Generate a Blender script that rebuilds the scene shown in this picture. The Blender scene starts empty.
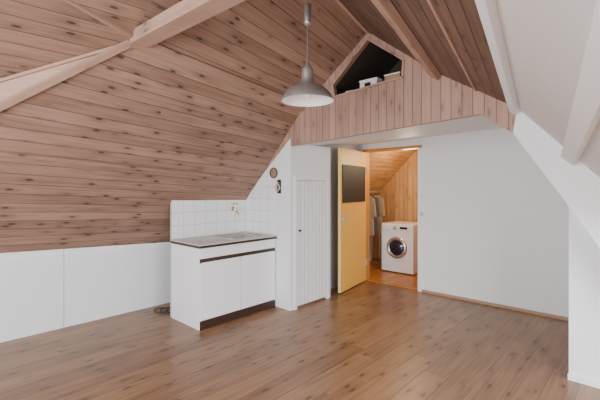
import bpy, bmesh, math
from mathutils import Vector, Matrix

F=375.0; HZ=188.0; CH=1.47
TH=math.radians(43); C=math.cos(TH); S=math.sin(TH)
def ray(px,py):
    r=(px-300)/F; return Vector((C*r-S, S*r+C, (HZ-py)/F))
def uy(px,py,Y):
    d=ray(px,py); t=Y/d.y; return Vector((d.x*t,Y,CH+d.z*t))
def ux(px,py,X):
    d=ray(px,py); t=X/d.x; return Vector((X,d.y*t,CH+d.z*t))

col=bpy.context.scene.collection
# ---------------- materials ----------------
class NT:
    def __init__(s,name):
        s.m=bpy.data.materials.new(name); s.m.use_nodes=True
        s.t=s.m.node_tree; s.b=s.t.nodes['Principled BSDF']
    def n(s,ty,**k):
        x=s.t.nodes.new(ty)
        for a,b in k.items(): setattr(x,a,b)
        return x
    def l(s,a,b): s.t.links.new(a,b)
    def math(s,op,a,b=None,c=None):
        x=s.n('ShaderNodeMath',operation=op)
        for i,v in enumerate((a,b,c)):
            if v is None: continue
            if isinstance(v,(int,float)): x.inputs[i].default_value=v
            else: s.l(v,x.inputs[i])
        return x.outputs[0]
    def mix(s,f,a,b,bt='MIX'):
        x=s.n('ShaderNodeMix',data_type='RGBA',blend_type=bt)
        for i,v in ((0,f),(6,a),(7,b)):
            if isinstance(v,(int,float)): x.inputs[i].default_value=v
            elif isinstance(v,tuple): x.inputs[i].default_value=(*v,1)
            else: s.l(v,x.inputs[i])
        return x.outputs[2]
    def comb(s,a,b,c=0.0):
        x=s.n('ShaderNodeCombineXYZ')
        for i,v in enumerate((a,b,c)):
            if isinstance(v,(int,float)): x.inputs[i].default_value=v
            else: s.l(v,x.inputs[i])
        return x.outputs[0]
    def ramp(s,v,lo,hi):
        x=s.n('ShaderNodeMapRange',interpolation_type='SMOOTHSTEP')
        s.l(v,x.inputs[0]); x.inputs[1].default_value=lo; x.inputs[2].default_value=hi
        return x.outputs[0]
def srgb(r,g,b):
    f=lambda c:((c/255+.055)/1.055)**2.4 if c/255>.04045 else c/255/12.92
    return (f(r),f(g),f(b))
def plain(name,c,rough=.5,metal=0,var=.04,scale=6,emit=None,es=0):
    m=NT(name)
    tc=m.n('ShaderNodeTexCoord'); no=m.n('ShaderNodeTexNoise'); no.inputs['Scale'].default_value=scale
    m.l(tc.outputs['Object'],no.inputs['Vector'])
    d=tuple(x*(1-var*2) for x in c)
    m.l(m.mix(no.outputs[0],c,d),m.b.inputs['Base Color'])
    m.b.inputs['Roughness'].default_value=rough; m.b.inputs['Metallic'].default_value=metal
    return m.m
def wood(name,c1,c2,w=.115,knots=1.0,rough=.55,groove=.05,gdark=.35,plen=None,kc=(.12,.07,.05),tone=.5,ksc=1.0,spec=.3,kd=.25,grain=.4):
    m=NT(name)
    uv=m.n('ShaderNodeUVMap'); sp=m.n('ShaderNodeSeparateXYZ'); m.l(uv.outputs[0],sp.inputs[0])
    u,v=sp.outputs[0],sp.outputs[1]
    q=m.math('DIVIDE',v,w); row=m.math('FLOOR',q); fr=m.math('FRACT',q)
    wn=m.n('ShaderNodeTexWhiteNoise',noise_dimensions='1D'); m.l(row,wn.inputs['W']); r=wn.outputs['Value']
    if plen:
        q2=m.math('ADD',m.math('DIVIDE',u,plen),m.math('MULTIPLY',r,7.3))
        cell=m.math('FLOOR',q2); f2=m.math('FRACT',q2)
        wn2=m.n('ShaderNodeTexWhiteNoise',noise_dimensions='2D'); m.l(m.comb(row,cell),wn2.inputs['Vector']); r2=wn2.outputs['Value']
        d2=m.math('ABSOLUTE',m.math('SUBTRACT',f2,.5)); g2=m.ramp(d2,.5-.003/plen,.5)
    else: r2=r; g2=None
    d=m.math('ABSOLUTE',m.math('SUBTRACT',fr,.5))
    g=m.ramp(d,.5-groove,.5-groove*.35)
    if g2: g=m.math('MAXIMUM',g,g2)
    off=m.math('MULTIPLY',r2,37.0)
    no=m.n('ShaderNodeTexNoise'); no.inputs['Scale'].default_value=1; no.inputs['Detail'].default_value=5
    m.l(m.comb(m.math('ADD',m.math('MULTIPLY',u,1.8),off),m.math('MULTIPLY',v,46.0),off),no.inputs['Vector'])
    nb=m.n('ShaderNodeTexNoise'); nb.inputs['Scale'].default_value=1; nb.inputs['Detail'].default_value=2
    m.l(m.comb(m.math('ADD',m.math('MULTIPLY',u,2.2),off),m.math('MULTIPLY',v,7.0),off),nb.inputs['Vector'])
    f=m.math('ADD',m.math('MULTIPLY',m.ramp(no.outputs[0],.3,.72),grain),m.math('MULTIPLY',m.ramp(nb.outputs[0],.3,.7),.25))
    f=m.math('ADD',m.math('ADD',f,.06),m.math('MULTIPLY',m.math('SUBTRACT',r2,.3),tone))
    cl=m.n('ShaderNodeClamp'); m.l(f,cl.inputs[0])
    cc=m.mix(cl.outputs[0],c1,c2)
    if knots>0:
        vo=m.n('ShaderNodeTexVoronoi',voronoi_dimensions='2D'); vo.inputs['Scale'].default_value=1
        m.l(m.comb(m.math('ADD',m.math('MULTIPLY',u,3.2/ksc),off),m.math('MULTIPLY',v,9.0/ksc)),vo.inputs['Vector'])
        k=m.math('SUBTRACT',1.0,m.ramp(vo.outputs['Distance'],.06,.17))
        k2=m.math('MULTIPLY',m.math('SUBTRACT',1.0,m.ramp(vo.outputs['Distance'],.1,.5)),kd)
        sc=m.n('ShaderNodeSeparateColor'); m.l(vo.outputs['Color'],sc.inputs[0])
        sel=m.ramp(sc.outputs[0],.2,.6)
        k=m.math('MULTIPLY',m.math('MULTIPLY',m.math('MAXIMUM',k,k2),sel),knots)
        cc=m.mix(k,cc,kc)
    cc=m.mix(m.math('MULTIPLY',g,1-gdark),cc,(.035,.024,.02))
    m.l(cc,m.b.inputs['Base Color'])
    m.b.inputs['Roughness'].default_value=rough; m.b.inputs['Specular IOR Level'].default_value=spec
    bp=m.n('ShaderNodeBump'); bp.inputs['Strength'].default_value=.4; bp.inputs['Distance'].default_value=.003
    m.l(m.math('SUBTRACT',1.0,g),bp.inputs['Height']); m.l(bp.outputs[0],m.b.inputs['Normal'])
    return m.m
def tiles(name,c,gc,s=.15):
    m=NT(name)
    uv=m.n('ShaderNodeUVMap'); sp=m.n('ShaderNodeSeparateXYZ'); m.l(uv.outputs[0],sp.inputs[0])
    gs=[]
    for o in (0,1):
        fr=m.math('FRACT',m.math('DIVIDE',sp.outputs[o],s)); d=m.math('ABSOLUTE',m.math('SUBTRACT',fr,.5)); gs.append(m.ramp(d,.475,.487))
    g=m.math('MAXIMUM',gs[0],gs[1])
    m.l(m.mix(g,c,gc),m.b.inputs['Base Color']); m.b.inputs['Roughness'].default_value=.15
    bp=m.n('ShaderNodeBump'); bp.inputs['Strength'].default_value=.4; bp.inputs['Distance'].default_value=.003
    m.l(m.math('SUBTRACT',1.0,g),bp.inputs['Height']); m.l(bp.outputs[0],m.b.inputs['Normal'])
    return m.m

M_roof=wood('roof_planks',srgb(174,141,122),srgb(123,93,78),w=.108,knots=.85,kc=srgb(56,47,46),groove=.036,gdark=.25,tone=.4,ksc=.85,kd=.3,grain=.34)
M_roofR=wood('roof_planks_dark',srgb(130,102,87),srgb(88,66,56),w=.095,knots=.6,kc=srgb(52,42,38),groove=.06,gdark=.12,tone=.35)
M_gable=wood('gable_planks',srgb(188,153,138),srgb(150,115,101),w=.088,knots=.5,kc=srgb(92,70,62),groove=.055,gdark=.35,tone=.3,grain=.3)
M_trim=wood('trim_wood',srgb(194,160,142),srgb(156,122,105),w=.5,knots=.6,kc=srgb(80,62,55),groove=.001,tone=.2,grain=.3)
M_trim2=wood('trim_wood_plain',srgb(182,148,129),srgb(146,114,98),w=.5,knots=.8,kc=srgb(76,60,54),groove=.001,tone=.1,grain=.4)
M_floor=wood('floor_laminate',srgb(163,124,91),srgb(108,78,55),w=.19,knots=.7,rough=.33,groove=.014,gdark=.3,plen=1.3,kc=srgb(60,42,30),tone=.4,ksc=1.1,spec=.45)
M_hallw=wood('hall_planks',srgb(214,172,118),srgb(174,126,80),w=.09,knots=.5,kc=srgb(110,76,46),groove=.06,gdark=.4)
M_hallf=wood('hall_floor_wood',srgb(200,134,54),srgb(150,90,34),w=.12,knots=.3,rough=.3,groove=.02,plen=1.0)
M_white=plain('white_paint',srgb(238,240,243),.6,var=.01)
M_white2=plain('white_plaster',srgb(222,220,219),.8,var=.03,scale=9)
M_cab=plain('white_laminate',srgb(244,245,247),.35,var=.01)
M_brown=plain('dark_brown_strip',srgb(62,42,34),.4)
M_steel=plain('stainless_steel',srgb(205,198,190),.36,.15,var=.05)
M_alu=plain('brushed_aluminium',srgb(200,200,201),.34,.8,var=.04)
M_brass=plain('brass',srgb(190,172,130),.25,.7)
M_black=plain('black_board',srgb(40,34,33),.6)
M_void=plain('loft_shade_brown',srgb(74,62,56),.95)  # dark colour stands in for the unlit loft
M_yellow=plain('yellow_door_paint',srgb(248,192,90),.45,var=.02)
M_yel2=plain('yellow_door_edge',srgb(252,222,146),.45,var=.02)
M_jamb=plain('door_frame_paint',srgb(200,142,70),.45,var=.03)
M_grey=plain('grey_paint_and_shade',srgb(196,200,208),.7,var=.02)  # plain grey on small parts; on the recess walls it paints in shade
M_gap=plain('gap_shadow_grey',srgb(95,96,100),.7,var=.02)
M_glass=plain('dark_glass',srgb(40,44,50),.08)
M_chrome=plain('chrome',srgb(205,205,210),.2,.8)
M_tile=tiles('white_tiles',srgb(242,244,246),srgb(198,200,203))
M_base=plain('baseboard_wood',srgb(175,145,120),.5)
M_cord=plain('cord_grey',srgb(110,108,106),.6)
M_cable=plain('cable_dark',srgb(50,48,46),.6)
M_card=plain('cardboard_grey',srgb(232,230,226),.8)
M_brcard=plain('cardboard_brown',srgb(170,138,106),.8)
M_wick=plain('woven_brown',srgb(170,140,112),.8,var=.2,scale=60)
M_cloth1=plain('cloth_grey',srgb(120,118,122),.9,var=.1,scale=20)
M_cloth2=plain('cloth_beige',srgb(190,170,145),.9,var=.1,scale=20)

# ---------------- geometry helpers ----------------
def obj(name,me,mats,parent=None):
    o=bpy.data.objects.new(name,me); col.objects.link(o)
    for m in (mats if isinstance(mats,list) else [mats]): me.materials.append(m)
    if parent: o.parent=parent
    return o
def empty(name,loc=(0,0,0)):
    o=bpy.data.objects.new(name,None); o.empty_display_size=.1; col.objects.link(o); return o
def setuv(me,fn):
    l=me.uv_layers.new(name='UVMap')
    for p in me.polygons:
        for li in p.loop_indices:
            l.data[li].uv=fn(me.vertices[me.loops[li].vertex_index].co,p.normal)
def boxuv(co,n):
    a=[abs(x) for x in n]
    if a[2]>=a[0] and a[2]>=a[1]: return (co.y,co.x)
    if a[0]>=a[1]: return (co.y,co.z)
    return (co.x,co.z)
def boxuv_vert(co,n):
    a=[abs(x) for x in n]
    if a[0]>=a[1]: return (co.z,co.y)
    return (co.z,co.x)
def box(name,a,b,mat,parent=None,bevel=0,uv=boxuv):
    bm=bmesh.new(); bmesh.ops.create_cube(bm,size=1)
    for v in bm.verts:
        v.co=Vector([(a[i]+b[i])/2+v.co[i]*(b[i]-a[i]) for i in range(3)])
    if bevel: bmesh.ops.bevel(bm,geom=bm.edges[:],offset=bevel,segments=2,affect='EDGES',profile=.7)
    me=bpy.data.meshes.new(name); bm.to_mesh(me); bm.free()
    setuv(me,uv); return obj(name,me,mat,parent)
def beam(name,p,q,w,h,mat,parent=None,up=Vector((0,0,1)),drop=0):
    p=Vector(p);q=Vector(q);d=(q-p).normalized(); s=d.cross(up).normalized(); u=s.cross(d).normalized()
    vs=[]
    for e in (p,q):
        for a,b in ((-1,0),(1,0),(1,-1),(-1,-1)):
            vs.append(e+s*a*w/2+u*(b*h-drop))
    fs=[(0,1,2,3),(7,6,5,4),(0,4,5,1),(1,5,6,2),(2,6,7,3),(3,7,4,0)]
    me=bpy.data.meshes.new(name); me.from_pydata([tuple(v) for v in vs],[],fs); me.update()
    def f(co,n): 
        r=co-p; return (r.dot(d),r.dot(s)+r.dot(u)+.17)
    setuv(me,f); return obj(name,me,mat,parent)
def ruled(name,A0,A1,B0,B1,mat,uvf=None,n=14,parent=None,flip=False):
    A0,A1,B0,B1=map(Vector,(A0,A1,B0,B1))
    wd=(B1-A1).length
    vs=[];uvs=[]
    for i in range(n+1):
        for j in range(n+1):
            s=i/n;t=j/n
            p=A0.lerp(A1,s).lerp(B0.lerp(B1,s),t); vs.append(p)
            uvs.append(uvf(p,s,t) if uvf else (p.y,t*wd))
    fs=[]
    for i in range(n):
        for j in range(n):
            q=(i*(n+1)+j,(i+1)*(n+1)+j,(i+1)*(n+1)+j+1,i*(n+1)+j+1)
            fs.append(q[::-1] if flip else q)
    me=bpy.data.meshes.new(name); me.from_pydata([tuple(v) for v in vs],[],fs); me.update()
    l=me.uv_layers.new(name='UVMap')
    for p in me.polygons:
        for li in p.loop_indices: l.data[li].uv=uvs[me.loops[li].vertex_index]
    return obj(name,me,mat,parent)
def polyface(name,loops,mat,uv=boxuv_vert,parent=None,extr=None):
    bm=bmesh.new(); es=[]
    for lp in loops:
        v=[bm.verts.new(Vector(p)) for p in lp]
        for i in range(len(v)): es.append(bm.edges.new((v[i],v[(i+1)%len(v)])))
    if len(loops)==1: bm.faces.new(v)
    else: bmesh.ops.triangle_fill(bm,use_beauty=True,use_dissolve=False,edges=es,normal=(0,-1,0))
    if extr:
        r=bmesh.ops.extrude_face_region(bm,geom=bm.faces[:])
        bmesh.ops.translate(bm,verts=[g for g in r['geom'] if isinstance(g,bmesh.types.BMVert)],vec=Vector(extr))
    bmesh.ops.recalc_face_normals(bm,faces=bm.faces[:])
    me=bpy.data.meshes.new(name); bm.to_mesh(me); bm.free(); setuv(me,uv)
    return obj(name,me,mat,parent)
def lathe(name,prof,mat,loc=(0,0,0),parent=None,seg=48,axis='Z',smooth=True):
    vs=[];fs=[]
    for r,z in prof:
        for k in range(seg):
            a=2*math.pi*k/seg; vs.append((r*math.cos(a),r*math.sin(a),z))
    for i in range(len(prof)-1):
        for k in range(seg):
            k2=(k+1)%seg; fs.append((i*seg+k,i*seg+k2,(i+1)*seg+k2,(i+1)*seg+k))
    M=Matrix.Translation(loc)
    if axis=='Y': M=M@Matrix.Rotation(math.radians(90),4,'X')
    if axis=='X': M=M@Matrix.Rotation(math.radians(90),4,'Y')
    me=bpy.data.meshes.new(name); me.from_pydata([tuple(M@Vector(v)) for v in vs],[],fs); me.update()
    if smooth:
        for p in me.polygons: p.use_smooth=True
    return obj(name,me,mat,parent)
def tube(name,pts,r,mat,parent=None):
    cu=bpy.data.curves.new(name,'CURVE'); cu.dimensions='3D'; cu.bevel_depth=r; cu.bevel_resolution=4; cu.use_fill_caps=True
    sp=cu.splines.new('POLY'); sp.points.add(len(pts)-1)
    for i,p in enumerate(pts): sp.points[i].co=(*p,1)
    o=bpy.data.objects.new(name,cu); col.objects.link(o); cu.materials.append(mat)
    if parent: o.parent=parent
    return o

# ---------------- layout ----------------
XL=-4.51; GY=3.2; BY=5.07; XT=-3.97
dR=Vector((.174,-1,.084))
M0=Vector((-2.79,1.16,2.54)); T1=Vector((-2.945,GY,2.385))
VAL=Vector((-.496,-.679,-.5)); QV=Vector((-.496,-.679,-.323))
R1=uy(368,32,GY); V1=uy(437,73,GY); W1=uy(517,108,GY); W2=uy(600,178,GY); W3=Vector((.1,GY,1.15))
def toy(P,y): return P+dR*(GY-y)
YN=-1.2
box('floor',(XL,-2.2,-.05),(1.6,BY+.04,0),M_floor)
box('floor_hall',(-4.3,BY+.04,-.05),(-2.2,6.7,0),M_hallf)
def kz(y): return .86-.047*(y-.66)
kn=[(XL,-1.6,0),(XL,GY+.1,0),(XL,GY+.1,kz(GY+.1)+.03),(XL,-1.6,kz(-1.6)+.03)]
polyface('wall_left',[kn],M_white,extr=(-.05,0,0))
box('trim_1',(XL,1.186,.0),(XL+.003,1.194,kz(1.19)),M_grey)
K0=Vector((-4.42,-1.1,.94)); K1=Vector((XL,GY,kz(GY)))
ext=lambda a,b:b+(b-a)*(.06/(b.y-a.y))
ruled('ceiling_left_slope',K0,ext(K0,K1),M0,ext(M0,T1),M_roof)
P3=M0+QV*3; V3=M0+VAL*3
polyface('ceiling_cheek',[[M0+Vector((0,0,.02)),P3,V3]],M_trim,uv=lambda c,n:(c.x*1.7,c.z))
Rn=toy(R1,1.2); Rf=toy(R1,YN)
sq=math.sqrt(1+.65**2)
ruled('ceiling_left_dormer',P3,M0,Rf,Rn,M_roof,uvf=lambda p,s,t:(p.y,p.x*sq))
ruled('ceiling_left_upper',M0,ext(M0,T1),Rn,ext(Rn,R1),M_roof)
def strip(name,P,Q,mat):
    d=dR.normalized()
    w=(Q-P); w=(w-d*w.dot(d)).length
    ruled(name,toy(P,YN),toy(P,GY+.04),toy(Q,YN),toy(Q,GY+.04),mat,uvf=lambda p,s,t:(p.y,t*w))
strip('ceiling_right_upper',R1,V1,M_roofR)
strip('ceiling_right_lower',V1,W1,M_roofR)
strip('ceiling_right_white',W1,W2,M_white2)
strip('ceiling_right_eave',W2,W3,M_white2)
tr=empty('roof_beams')
beam('tie_beam',M0+Vector((-.1,.05,.07)),Vector((-1.0,1.29,2.61)),.13,.09,M_trim,tr)
nL=Vector((.75,0,-1)).normalized()
beam('left_trim',M0+Vector((.02,.0,.03)),T1+Vector((.02,0,.03)),.10,.07,M_trim2,tr,up=-nL,drop=-.03)
n45=Vector((1,0,-1)).normalized()
beam('valley_trim',M0+Vector((0,0,.0)),V3,.05,.025,M_trim,tr,up=-n45)
beam('dormer_trim',M0,M0+QV*3,.04,.02,M_trim,tr)
beam('dormer_batten',M0+Vector((.05,0,.04)),Vector((-2.45,-.1,2.76)),.05,.025,M_trim2,tr)
a=ux(0,152,-3.59); b=ux(262,180,-3.754)
beam('slope_batten',a+(a-b)*.05,b,.035,.06,M_roof,tr,up=-n45,drop=-.035)
nR=Vector((.6,0,.8))
beam('right_trim',toy(V1,YN),V1,.10,.05,M_trim,tr,up=nR)
beam('right_trim_b',toy(V1.lerp(W1,.52),YN),V1.lerp(W1,.52),.02,.01,M_trim,tr,up=nR)
beam('white_edge',toy(W1,YN),W1,.05,.05,M_white,tr,up=nR)
beam('ridge_trim',toy(R1,YN),R1,.03,.02,M_trim,tr)
We=uy(572,152,GY)
beam('white_beam',toy(We+Vector((.03,0,0)),YN),We+Vector((.03,0,0)),.09,.09,M_white,tr,up=Vector((.7,0,.7)))

g=lambda x,y:uy(x,y,GY)
A=g(291,146);B=g(480,114);Cc=g(513,133);Dd=g(568,205);E=g(600,248)
up=Vector((0,0,.1))
outer=[A,g(290.5,138),Vector((-3.97,GY,1.36)),Vector((-4.0,GY,1.42)),T1+Vector((-.05,0,.06)),R1+up,V1+up,W1+Vector((0,0,.02)),Cc,B]
hole=[g(335,97),g(333,85),g(368,39),g(404,60),g(403,77)]
polyface('wall_gable',[outer,hole],M_gable,extr=(0,.05,0))
band=[W1,Cc,Dd,E,Vector((.43,GY,0)),Vector((1.5,GY,0)),Vector((1.5,GY,.6)),W3+up,W2+up,W1+Vector((.05,0,.1))]
polyface('wall_gable_right',[band],M_white,extr=(0,.06,0))
polyface('wall_loft_back',[[g(320,105)+Vector((0,.9,-.1)),g(330,60)+Vector((-.3,.9,.3)),g(368,10)+Vector((0,.9,.2)),g(430,50)+Vector((.3,.9,.2)),g(440,95)+Vector((.3,.9,-.1))]],M_void)  # dark sheet, darkness of the loft put into its colour
c=sum(hole,Vector())/5
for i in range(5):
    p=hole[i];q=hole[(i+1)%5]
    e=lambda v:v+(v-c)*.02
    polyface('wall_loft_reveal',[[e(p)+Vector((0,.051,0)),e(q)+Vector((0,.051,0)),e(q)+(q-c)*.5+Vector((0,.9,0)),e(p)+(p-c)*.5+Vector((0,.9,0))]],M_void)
gt=empty('loft_opening_frame')
for i in range(5):
    p=hole[i];q=hole[(i+1)%5]
    beam('frame_%d'%i,p+Vector((0,-.008,0)),q+Vector((0,-.008,0)),.016,.02,M_trim,gt,drop=-.01)
lz=lambda x:hole[0].z+(hole[4].z-hole[0].z)*(x-hole[0].x)/(hole[4].x-hole[0].x)
def ibox(nm,px,w,dp,h,off,mat,par):
    q=g(px,86); z=lz(q.x)-.004
    return box(nm,(q.x-w/2,GY+off,z),(q.x+w/2,GY+off+dp,z+h),mat,par,.004),q,z
sb=empty('storage_box')
_,q,z=ibox('carton',367,.2,.1,.08,.02,M_card,sb)
box('lid',(q.x-.105,GY+.015,z+.08),(q.x+.105,GY+.125,z+.093),M_white,sb,.003)
box('label',(q.x-.04,GY+.016,z+.025),(q.x+.03,GY+.0195,z+.06),M_glass,sb)
sb2=empty('storage_box.001')
_,q,z=ibox('carton',391,.16,.1,.065,.02,M_brcard,sb2)
box('lid',(q.x-.085,GY+.015,z+.065),(q.x+.085,GY+.125,z+.077),M_card,sb2,.003)
pr=empty('paper_roll')
qa=g(349,92); za=lz(qa.x)+.02
tube('roll',[(qa.x-.07,GY+.05,za),(qa.x+.03,GY+.06,za)],.02,M_card,pr)

A2=Vector((-4.3,GY+.05,A.z))
ab=Vector((-4.3,BY,2.14)); bb=Vector((B.x,BY,2.215))
polyface('ceiling_alcove',[[A2,B+Vector((0,.05,0)),bb,ab]],M_white)
polyface('ceiling_alcove_slope',[[B+Vector((0,.05,0)),Cc+Vector((0,.05,0)),Cc+Vector((0,BY-GY,.1)),bb]],M_white)
polyface('ceiling_alcove_slope_low',[[Cc+Vector((0,.05,0)),Dd+Vector((0,.05,0)),Dd+Vector((.1,BY-GY,.0)),Cc+Vector((0,BY-GY,.1))]],M_white)
XC=-3.14
side=[Vector((XC,GY,0)),Vector((XC,GY,g(290.5,138).z)),Vector((-3.97,GY,1.37)),Vector((-3.99,GY,0))]
polyface('wall_partition',[side],M_white,extr=(0,.04,0))
polyface('wall_eave_end',[[Vector((-3.99,GY,0)),Vector((-3.99,GY,1.4)),Vector((XL,GY,kz(GY)+.1)),Vector((XL,GY,0))]],M_white,extr=(0,.04,0))
yD0,yD1=3.265,3.92
zt=1.595
ct=A.z+.01
box('wall_closet_left',(XC-.04,GY+.041,0),(XC,yD0,ct),M_white)
box('wall_closet_right',(XC-.04,yD1,0),(XC,3.965,ct+.03),M_white)
box('wall_closet_top',(XC-.04,yD0,zt),(XC,yD1,ct+.03),M_white)
box('wall_closet_end',(-4.2,3.925,0),(XC-.041,3.965,ct+.03),M_white)
box('wall_recess',(-3.45,3.97,0),(-3.40,BY,2.14),M_grey)  # set shallow to catch room light; grey carries the recess's shade
d2=empty('door_2')
n=8; w=(yD1-yD0-.09)/n
box('backing',(XC-.03,yD0+.04,.03),(XC-.008,yD1-.04,zt-.03),M_gap,d2)
for i in range(n):
    y0=yD0+.045+i*w
    box('board_%d'%i,(XC-.012,y0+.006,.03),(XC+.005,y0+w-.006,zt-.035),M_cab,d2,.004)
box('frame_left',(XC-.02,yD0,0),(XC+.016,yD0+.038,zt+.03),M_cab,d2,.003)
box('frame_right',(XC-.02,yD1-.038,0),(XC+.016,yD1+.005,zt+.03),M_cab,d2,.003)
box('frame_top',(XC-.02,yD0+.04,zt-.03),(XC+.016,yD1-.04,zt+.03),M_cab,d2,.003)
lathe('knob',[(0,0),(.008,0),(.008,.015),(.015,.02),(.015,.03),(0,.034)],M_brown,(XC+.004,yD0+.075,.95),d2,16,'X')
XJL,XJR=-3.30,-2.42
box('wall_back_left',(-4.3,BY,0),(XJL-.06,BY+.1,2.3),M_grey)  # grey where the wall lies in shade behind the closet
box('wall_back_right',(XJR+.06,BY,0),(.3,BY+.1,2.35),M_white)
box('wall_back_top',(XJL-.06,BY,2.08),(XJR+.06,BY+.1,2.3),M_white)
fr=empty('door_frame')
box('jamb_left',(XJL-.06,BY-.015,0),(XJL,BY+.11,2.04),M_jamb,fr,.004)
box('jamb_right',(XJR,BY-.015,0),(XJR+.06,BY+.11,2.04),M_cab,fr,.004)
box('lintel',(XJL-.06,BY-.015,2.04),(XJR+.06,BY+.11,2.08),M_jamb,fr,.004)
box('sill',(XJL,BY-.0,0),(XJR,BY+.1,.015),M_hallf,fr,.004)
box('baseboard_back',(XJR+.06,BY-.015,0),(-.45,BY,.035),M_base)
box('wall_right_stub',(-.455,3.52,0),(1.5,3.6,1.9),M_white)
box('wall_right_alcove',(-.455,3.6,0),(-.40,BY,1.9),M_white)
box('baseboard_right',(-.46,3.505,0),(1.4,3.52,.045),M_cab)
dr=empty('door_1')
h=Vector((XJL+.02,BY-.02,0)); f=Vector((-3.13,4.19,0)); dv=(f-h).normalized(); nrm=Vector((-dv.y,dv.x,0))
if nrm.x<0: nrm=-nrm
def dbox(name,a0,a1,t0,t1,z0,z1,mat,bev=.003):
    bm=bmesh.new(); bmesh.ops.create_cube(bm,size=1)
    for v in bm.verts:
        aa=a0 if v.co.x<0 else a1; tt=t0 if v.co.y<0 else t1; zz=z0 if v.co.z<0 else z1
        v.co=h+dv*aa+nrm*tt+Vector((0,0,zz))
    bmesh.ops.recalc_face_normals(bm,faces=bm.faces[:])
    if bev: bmesh.ops.bevel(bm,geom=bm.edges[:],offset=bev,segments=2,affect='EDGES')
    me=bpy.data.meshes.new(name); bm.to_mesh(me); bm.free(); return obj(name,me,mat,dr)
dbox('slab',0,.88,-.04,0,.015,2.03,M_yellow)
dbox('edge',.8805,.884,-.04,0,.015,2.03,M_yel2,0)
dbox('chalkboard',.05,.84,.0,.012,1.26,1.80,M_black)
dbox('handle_plate',.81,.845,.0,.008,.93,1.13,M_steel)
dbox('handle_lever',.71,.83,.035,.05,1.03,1.05,M_steel)
dbox('handle_neck',.815,.835,.008,.045,1.03,1.05,M_steel)
dbox('hinge_low',-.012,.008,-.005,.012,.25,.34,M_steel)
dbox('hinge_high',-.012,.008,-.005,.012,1.7,1.79,M_steel)
sw=empty('light_switch'); s0=uy(422,214,BY)
box('plate',(s0.x-.03,BY-.012,s0.z-.06),(s0.x+.035,BY,s0.z+.06),M_cab,sw,.004)
box('rocker',(s0.x-.018,BY-.018,s0.z-.03),(s0.x+.023,BY-.012,s0.z+.03),M_grey,sw,.003)
box('wall_hall_back',(-4.3,6.55,0),(-2.2,6.6,2.3),M_hallw,uv=boxuv_vert)
box('wall_hall_left',(-4.15,BY+.1,0),(-4.1,6.55,1.25),M_white2)
polyface('ceiling_hall_slope',[[Vector((-4.1,BY+.1,1.23)),Vector((-4.1,6.55,1.23)),Vector((-3.15,6.55,2.18)),Vector((-3.15,BY+.1,2.18))]],M_hallw,uv=lambda c,n:(c.y,c.z*1.414))
box('ceiling_hall',(-3.3,BY+.1,2.17),(-2.2,6.6,2.2),M_hallw)
box('wall_hall_right',(-2.25,BY+.1,0),(-2.2,6.55,2.2),M_hallw,uv=boxuv_vert)
box('baseboard_hall',(-4.1,6.53,0),(-2.25,6.549,.07),M_hallf)
# clothes rack in the hall
cr=empty('clothes_rack')
rx,rz=-3.84,1.40
def bar(nm,a,b):
    box(nm,a,b,M_chrome,cr,.006)
bar('rail',(rx-.012,5.75,rz-.012),(rx+.012,6.42,rz+.012))
for k,yy in enumerate((5.75,6.42)):
    bar('post_%d'%k,(rx-.012,yy-.012,.02),(rx+.012,yy+.012,rz+.012))
    bar('foot_%d'%k,(rx-.17,yy-.013,0),(rx+.17,yy+.013,.026))
for k,(yy,mt) in enumerate(((5.95,M_cloth2),(6.1,M_cloth1),(6.26,M_cloth2))):
    tube('hanger_%d'%k,[(rx,yy,rz+.015),(rx,yy,rz-.05),(rx-.13,yy,rz-.12),(rx+.15,yy,rz-.12),(rx,yy,rz-.05)],.005,M_chrome,cr)
    z=rz
    prof=[(-.04,z-.07),(.04,z-.07),(.15,z-.13),(.19,z-.45),(.14,z-.46),(.12,z-.3),(.14,z-.8),(-.13,z-.8),(-.11,z-.3),(-.13,z-.46),(-.18,z-.45),(-.14,z-.13)]
    polyface('garment_%d'%k,[[Vector((rx+a_,yy-.02,b_)) for a_,b_ in prof]],mt,parent=cr,extr=(0,.04,0))
wm=empty('washing_machine')
x0,x1,y0,y1=-3.49,-2.89,5.87,6.45
box('body',(x0,y0,.02),(x1,y1,.85),M_cab,wm,.012)
box('control_panel',(x0+.012,y0-.008,.73),(x1-.012,y0+.0,.835),M_white,wm,.004)
box('drawer',(x0+.03,y0-.014,.745),(x0+.19,y0-.006,.82),M_cab,wm,.004)
box('display',(x0+.36,y0-.012,.765),(x0+.5,y0-.007,.805),M_glass,wm,.002)
lathe('dial',[(0,.03),(.026,.03),(.03,.0)],M_chrome,(x0+.28,y0-.008,.783),wm,24,'Y')
cx=(x0+x1)/2
lathe('door_ring',[(.125,.0),(.13,.02),(.145,.035),(.17,.032),(.19,.018),(.195,0)],M_chrome,(cx,y0-.001,.44),wm,48,'Y')
lathe('door_glass',[(0,.045),(.05,.042),(.1,.03),(.132,.015)],M_glass,(cx,y0-.001,.44),wm,48,'Y')
box('kick_plate',(x0+.02,y0-.006,.03),(x1-.02,y0,.12),M_white,wm,.003)
box('feet',(x0+.05,y0+.05,0),(x1-.05,y1-.05,.02),M_black,wm)
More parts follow.
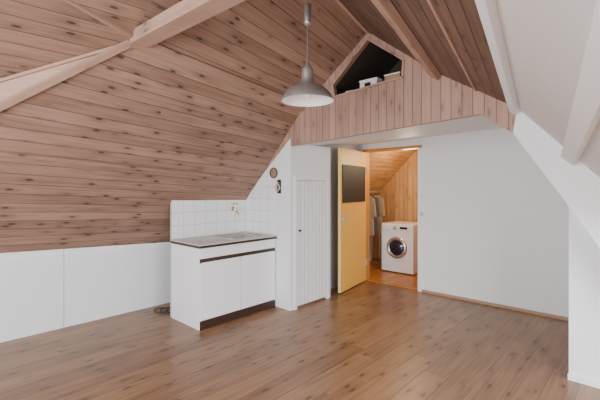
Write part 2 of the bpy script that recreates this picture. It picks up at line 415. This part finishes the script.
# kitchen cabinet
kc=empty('kitchen_sink_cabinet')
cx0,cx1,cy0,cy1=XT+.005,-3.39,2.115,3.185
ctz=.85
box('side_left',(cx0,cy0,0),(cx1,cy0+.02,ctz),M_cab,kc,.001)
box('side_right',(cx0,cy1-.02,0),(cx1,cy1,ctz),M_cab,kc,.001)
box('back',(cx0,cy0+.02,0),(cx0+.01,cy1-.02,ctz),M_cab,kc)
box('bottom',(cx0+.01,cy0+.02,.1),(cx1-.02,cy1-.02,.12),M_cab,kc)
box('plinth',(cx1-.03,cy0+.005,0),(cx1+.006,cy1-.005,.09),M_brown,kc)
box('fascia',(cx1-.02,cy0+.02,.735),(cx1+.004,cy1-.02,ctz),M_cab,kc,.001)
box('grip_strip',(cx1-.02,cy0+.005,.69),(cx1+.002,cy1-.005,.735),M_brown,kc)
ym=(cy0+cy1)/2
box('door_gap_shade',(cx1-.03,ym-.02,.1),(cx1-.018,ym+.02,.7),M_brown,kc)  # dark strip behind the gap between the doors, painted shade
box('door_left',(cx1-.018,cy0+.022,.095),(cx1+.006,ym-.004,.695),M_cab,kc,.002)
box('door_right',(cx1-.018,ym+.004,.095),(cx1+.006,cy1-.022,.695),M_cab,kc,.002)
bx0,bx1,by0,by1=-3.86,-3.50,2.62,3.08
z0,z1=ctz,ctz+.035
wx0,wx1,wy0,wy1=XT+.002,cx1+.02,cy0-.006,cy1+.005
for nm,a,b in (('worktop_front',(bx1,wy0,z0),(wx1,wy1,z1)),('worktop_back',(wx0,wy0,z0),(bx0,wy1,z1)),('worktop_left',(bx0,wy0,z0),(bx1,by0,z1)),('worktop_right',(bx0,by1,z0),(bx1,wy1,z1))):
    box(nm,a,b,M_steel,kc)
box('worktop_edge_front',(wx1,wy0,z0-.004),(wx1+.004,wy1,z1-.014),M_brown,kc)
box('worktop_edge_side',(wx0,wy0-.004,z0-.004),(wx1,wy0,z1-.014),M_brown,kc)
bz=z1-.15
for nm,pts in (('basin_a',[(bx0,by0,z1),(bx0,by1,z1),(bx0+.04,by1-.04,bz),(bx0+.04,by0+.04,bz)]),
 ('basin_b',[(bx1,by0,z1),(bx1,by1,z1),(bx1-.04,by1-.04,bz),(bx1-.04,by0+.04,bz)]),
 ('basin_c',[(bx0,by0,z1),(bx1,by0,z1),(bx1-.04,by0+.04,bz),(bx0+.04,by0+.04,bz)]),
 ('basin_d',[(bx0,by1,z1),(bx1,by1,z1),(bx1-.04,by1-.04,bz),(bx0+.04,by1-.04,bz)]),
 ('basin_e',[(bx0+.04,by0+.04,bz),(bx1-.04,by0+.04,bz),(bx1-.04,by1-.04,bz),(bx0+.04,by1-.04,bz)])):
    polyface(nm,[pts],M_steel,parent=kc)
tube('basin_rim',[(bx0,by0,z1),(bx1,by0,z1),(bx1,by1,z1),(bx0,by1,z1),(bx0,by0,z1)],.005,M_chrome,kc)
polyface('wall_sink',[[(XT,2.12,.0),(XT,GY-.001,.0),(XT,GY-.001,1.365),(XT,2.12,1.385)]],M_tile,uv=lambda c,n:(c.y-2.12,c.z-.885),extr=(-.03,0,0))
polyface('backsplash_tiles',[[(XT,GY-.001,.885),(-3.42,GY-.001,.885),(-3.42,GY-.001,1.50),(-3.85,GY-.001,1.47),(XT,GY-.001,1.36)]],M_tile,uv=lambda c,n:(c.x-XT,c.z-.885),extr=(0,-.006,0))
pts=[]
for i in range(60):
    t=i/59; a=t*4*math.pi
    pts.append((-4.28+.11*math.cos(a)+.1*t,2.12+.09*math.sin(a)+.1*t,.008+.004*(i%3)))
tube('floor_cable',pts,.006,M_cable)
fa=empty('faucet'); fy=2.97; fz=1.2
lathe('escutcheon',[(0,.012),(.022,.01),(.025,0)],M_brass,(XT,fy,fz),fa,24,'X')
tube('inlet',[(XT+.01,fy,fz),(XT+.06,fy,fz)],.011,M_brass,fa)
tube('body',[(XT+.06,fy,fz-.04),(XT+.06,fy,fz+.06)],.014,M_brass,fa)
tube('spout',[(XT+.06,fy,fz-.03),(XT+.09,fy,fz-.03),(XT+.115,fy,fz-.05),(XT+.12,fy,fz-.09),(XT+.12,fy,fz-.14)],.009,M_brass,fa)
tube('handle',[(XT+.06,fy-.04,fz+.065),(XT+.06,fy+.04,fz+.065)],.008,M_brass,fa)
tube('handle_stem',[(XT+.06,fy,fz+.05),(XT+.06,fy,fz+.075)],.006,M_brass,fa)
p=g(274,173)
wd=empty('woven_trivet')
lathe('disc',[(0,.008),(.055,.008),(.06,.004)],M_wick,(p.x,GY-.001,p.z),wd,32,'Y')
lathe('rim',[(.058,0),(.06,.014),(.064,.016),(.068,.008),(.068,0)],M_brown,(p.x,GY-.001,p.z),wd,32,'Y')
p=g(279.5,187)
hk=empty('wall_bottle_opener')
box('plate',(p.x-.03,GY-.012,p.z-.08),(p.x+.03,GY,p.z+.09),M_brown,hk,.004)
tube('loop',[(p.x-.02,GY-.03,p.z+.03),(p.x+.02,GY-.035,p.z+.03),(p.x+.04,GY-.035,p.z-.01),(p.x,GY-.04,p.z-.06),(p.x-.04,GY-.035,p.z-.01),(p.x-.02,GY-.03,p.z+.03)],.008,M_steel,hk)
tube('arm',[(p.x,GY-.01,p.z+.05),(p.x,GY-.04,p.z+.05)],.008,M_steel,hk)
# pendant lamp
pl=empty('pendant_lamp')
D=2.74; d=ray(307.5,101); P=Vector((d.x*D,d.y*D,CH+d.z*D)); zr=P.z
outp=[(.19,0),(.188,.012),(.178,.035),(.155,.066),(.125,.092),(.09,.112),(.06,.128),(.047,.142),(.043,.165),(.043,.215),(.040,.235),(.028,.25),(.016,.262),(.012,.285),(.0,.29)]
lathe('shade',outp,M_alu,(P.x,P.y,zr),pl,64)
inp=[(.19,0),(.184,.012),(.174,.033),(.151,.063),(.12,.088),(.085,.106),(.05,.118),(0,.12)]
M_shin=plain('shade_inner_white',srgb(250,250,248),.4,var=.0)
lathe('shade_inner',inp,M_shin,(P.x,P.y,zr),pl,64)
lathe('bulb',[(0,.018),(.02,.022),(.03,.04),(.03,.055),(.018,.08),(.014,.118)],M_shin,(P.x,P.y,zr),pl,32)
tube('cord',[(P.x,P.y,zr+.285),(P.x,P.y,3.17)],.0045,M_cord,pl)
lathe('cord_cup',[(0,-.1),(.02,-.1),(.026,-.08),(.028,.05),(.0,.06)],M_alu,(P.x,P.y,2.76),pl,32)
# camera, light
cam=bpy.data.cameras.new('camera'); co=bpy.data.objects.new('camera',cam); col.objects.link(co)
co.location=(0,0,CH); co.rotation_euler=(math.radians(90),0,TH)
cam.sensor_width=36; cam.lens=36*F/600; cam.shift_y=-12/600; cam.clip_start=.02
bpy.context.scene.camera=co
w=bpy.data.worlds.new('world'); w.use_nodes=True; bpy.context.scene.world=w
w.node_tree.nodes['Background'].inputs[0].default_value=(.95,.97,1,1); w.node_tree.nodes['Background'].inputs[1].default_value=1.4
def area(name,loc,tgt,size,power,c=(1,1,1)):
    l=bpy.data.lights.new(name,'AREA'); l.shape='RECTANGLE'; l.size=size[0]; l.size_y=size[1]; l.energy=power; l.color=c
    o=bpy.data.objects.new(name,l); col.objects.link(o); o.location=loc
    o.rotation_euler=(Vector(tgt)-Vector(loc)).to_track_quat('-Z','Y').to_euler(); return o
area('window_light_right',(1.7,.9,1.4),(-3.2,2.6,1.2),(1.8,1.5),175,(.98,.99,1))
area('window_light_rear',(-1.2,-1.9,1.5),(-2.2,4,1.5),(2.4,1.6),165,(.98,.99,1))
pt=bpy.data.lights.new('hall_lamp','POINT'); pt.energy=32; pt.color=(1,.80,.52); pt.shadow_soft_size=.15
po=bpy.data.objects.new('hall_lamp',pt); col.objects.link(po); po.location=(-2.75,5.55,1.95)
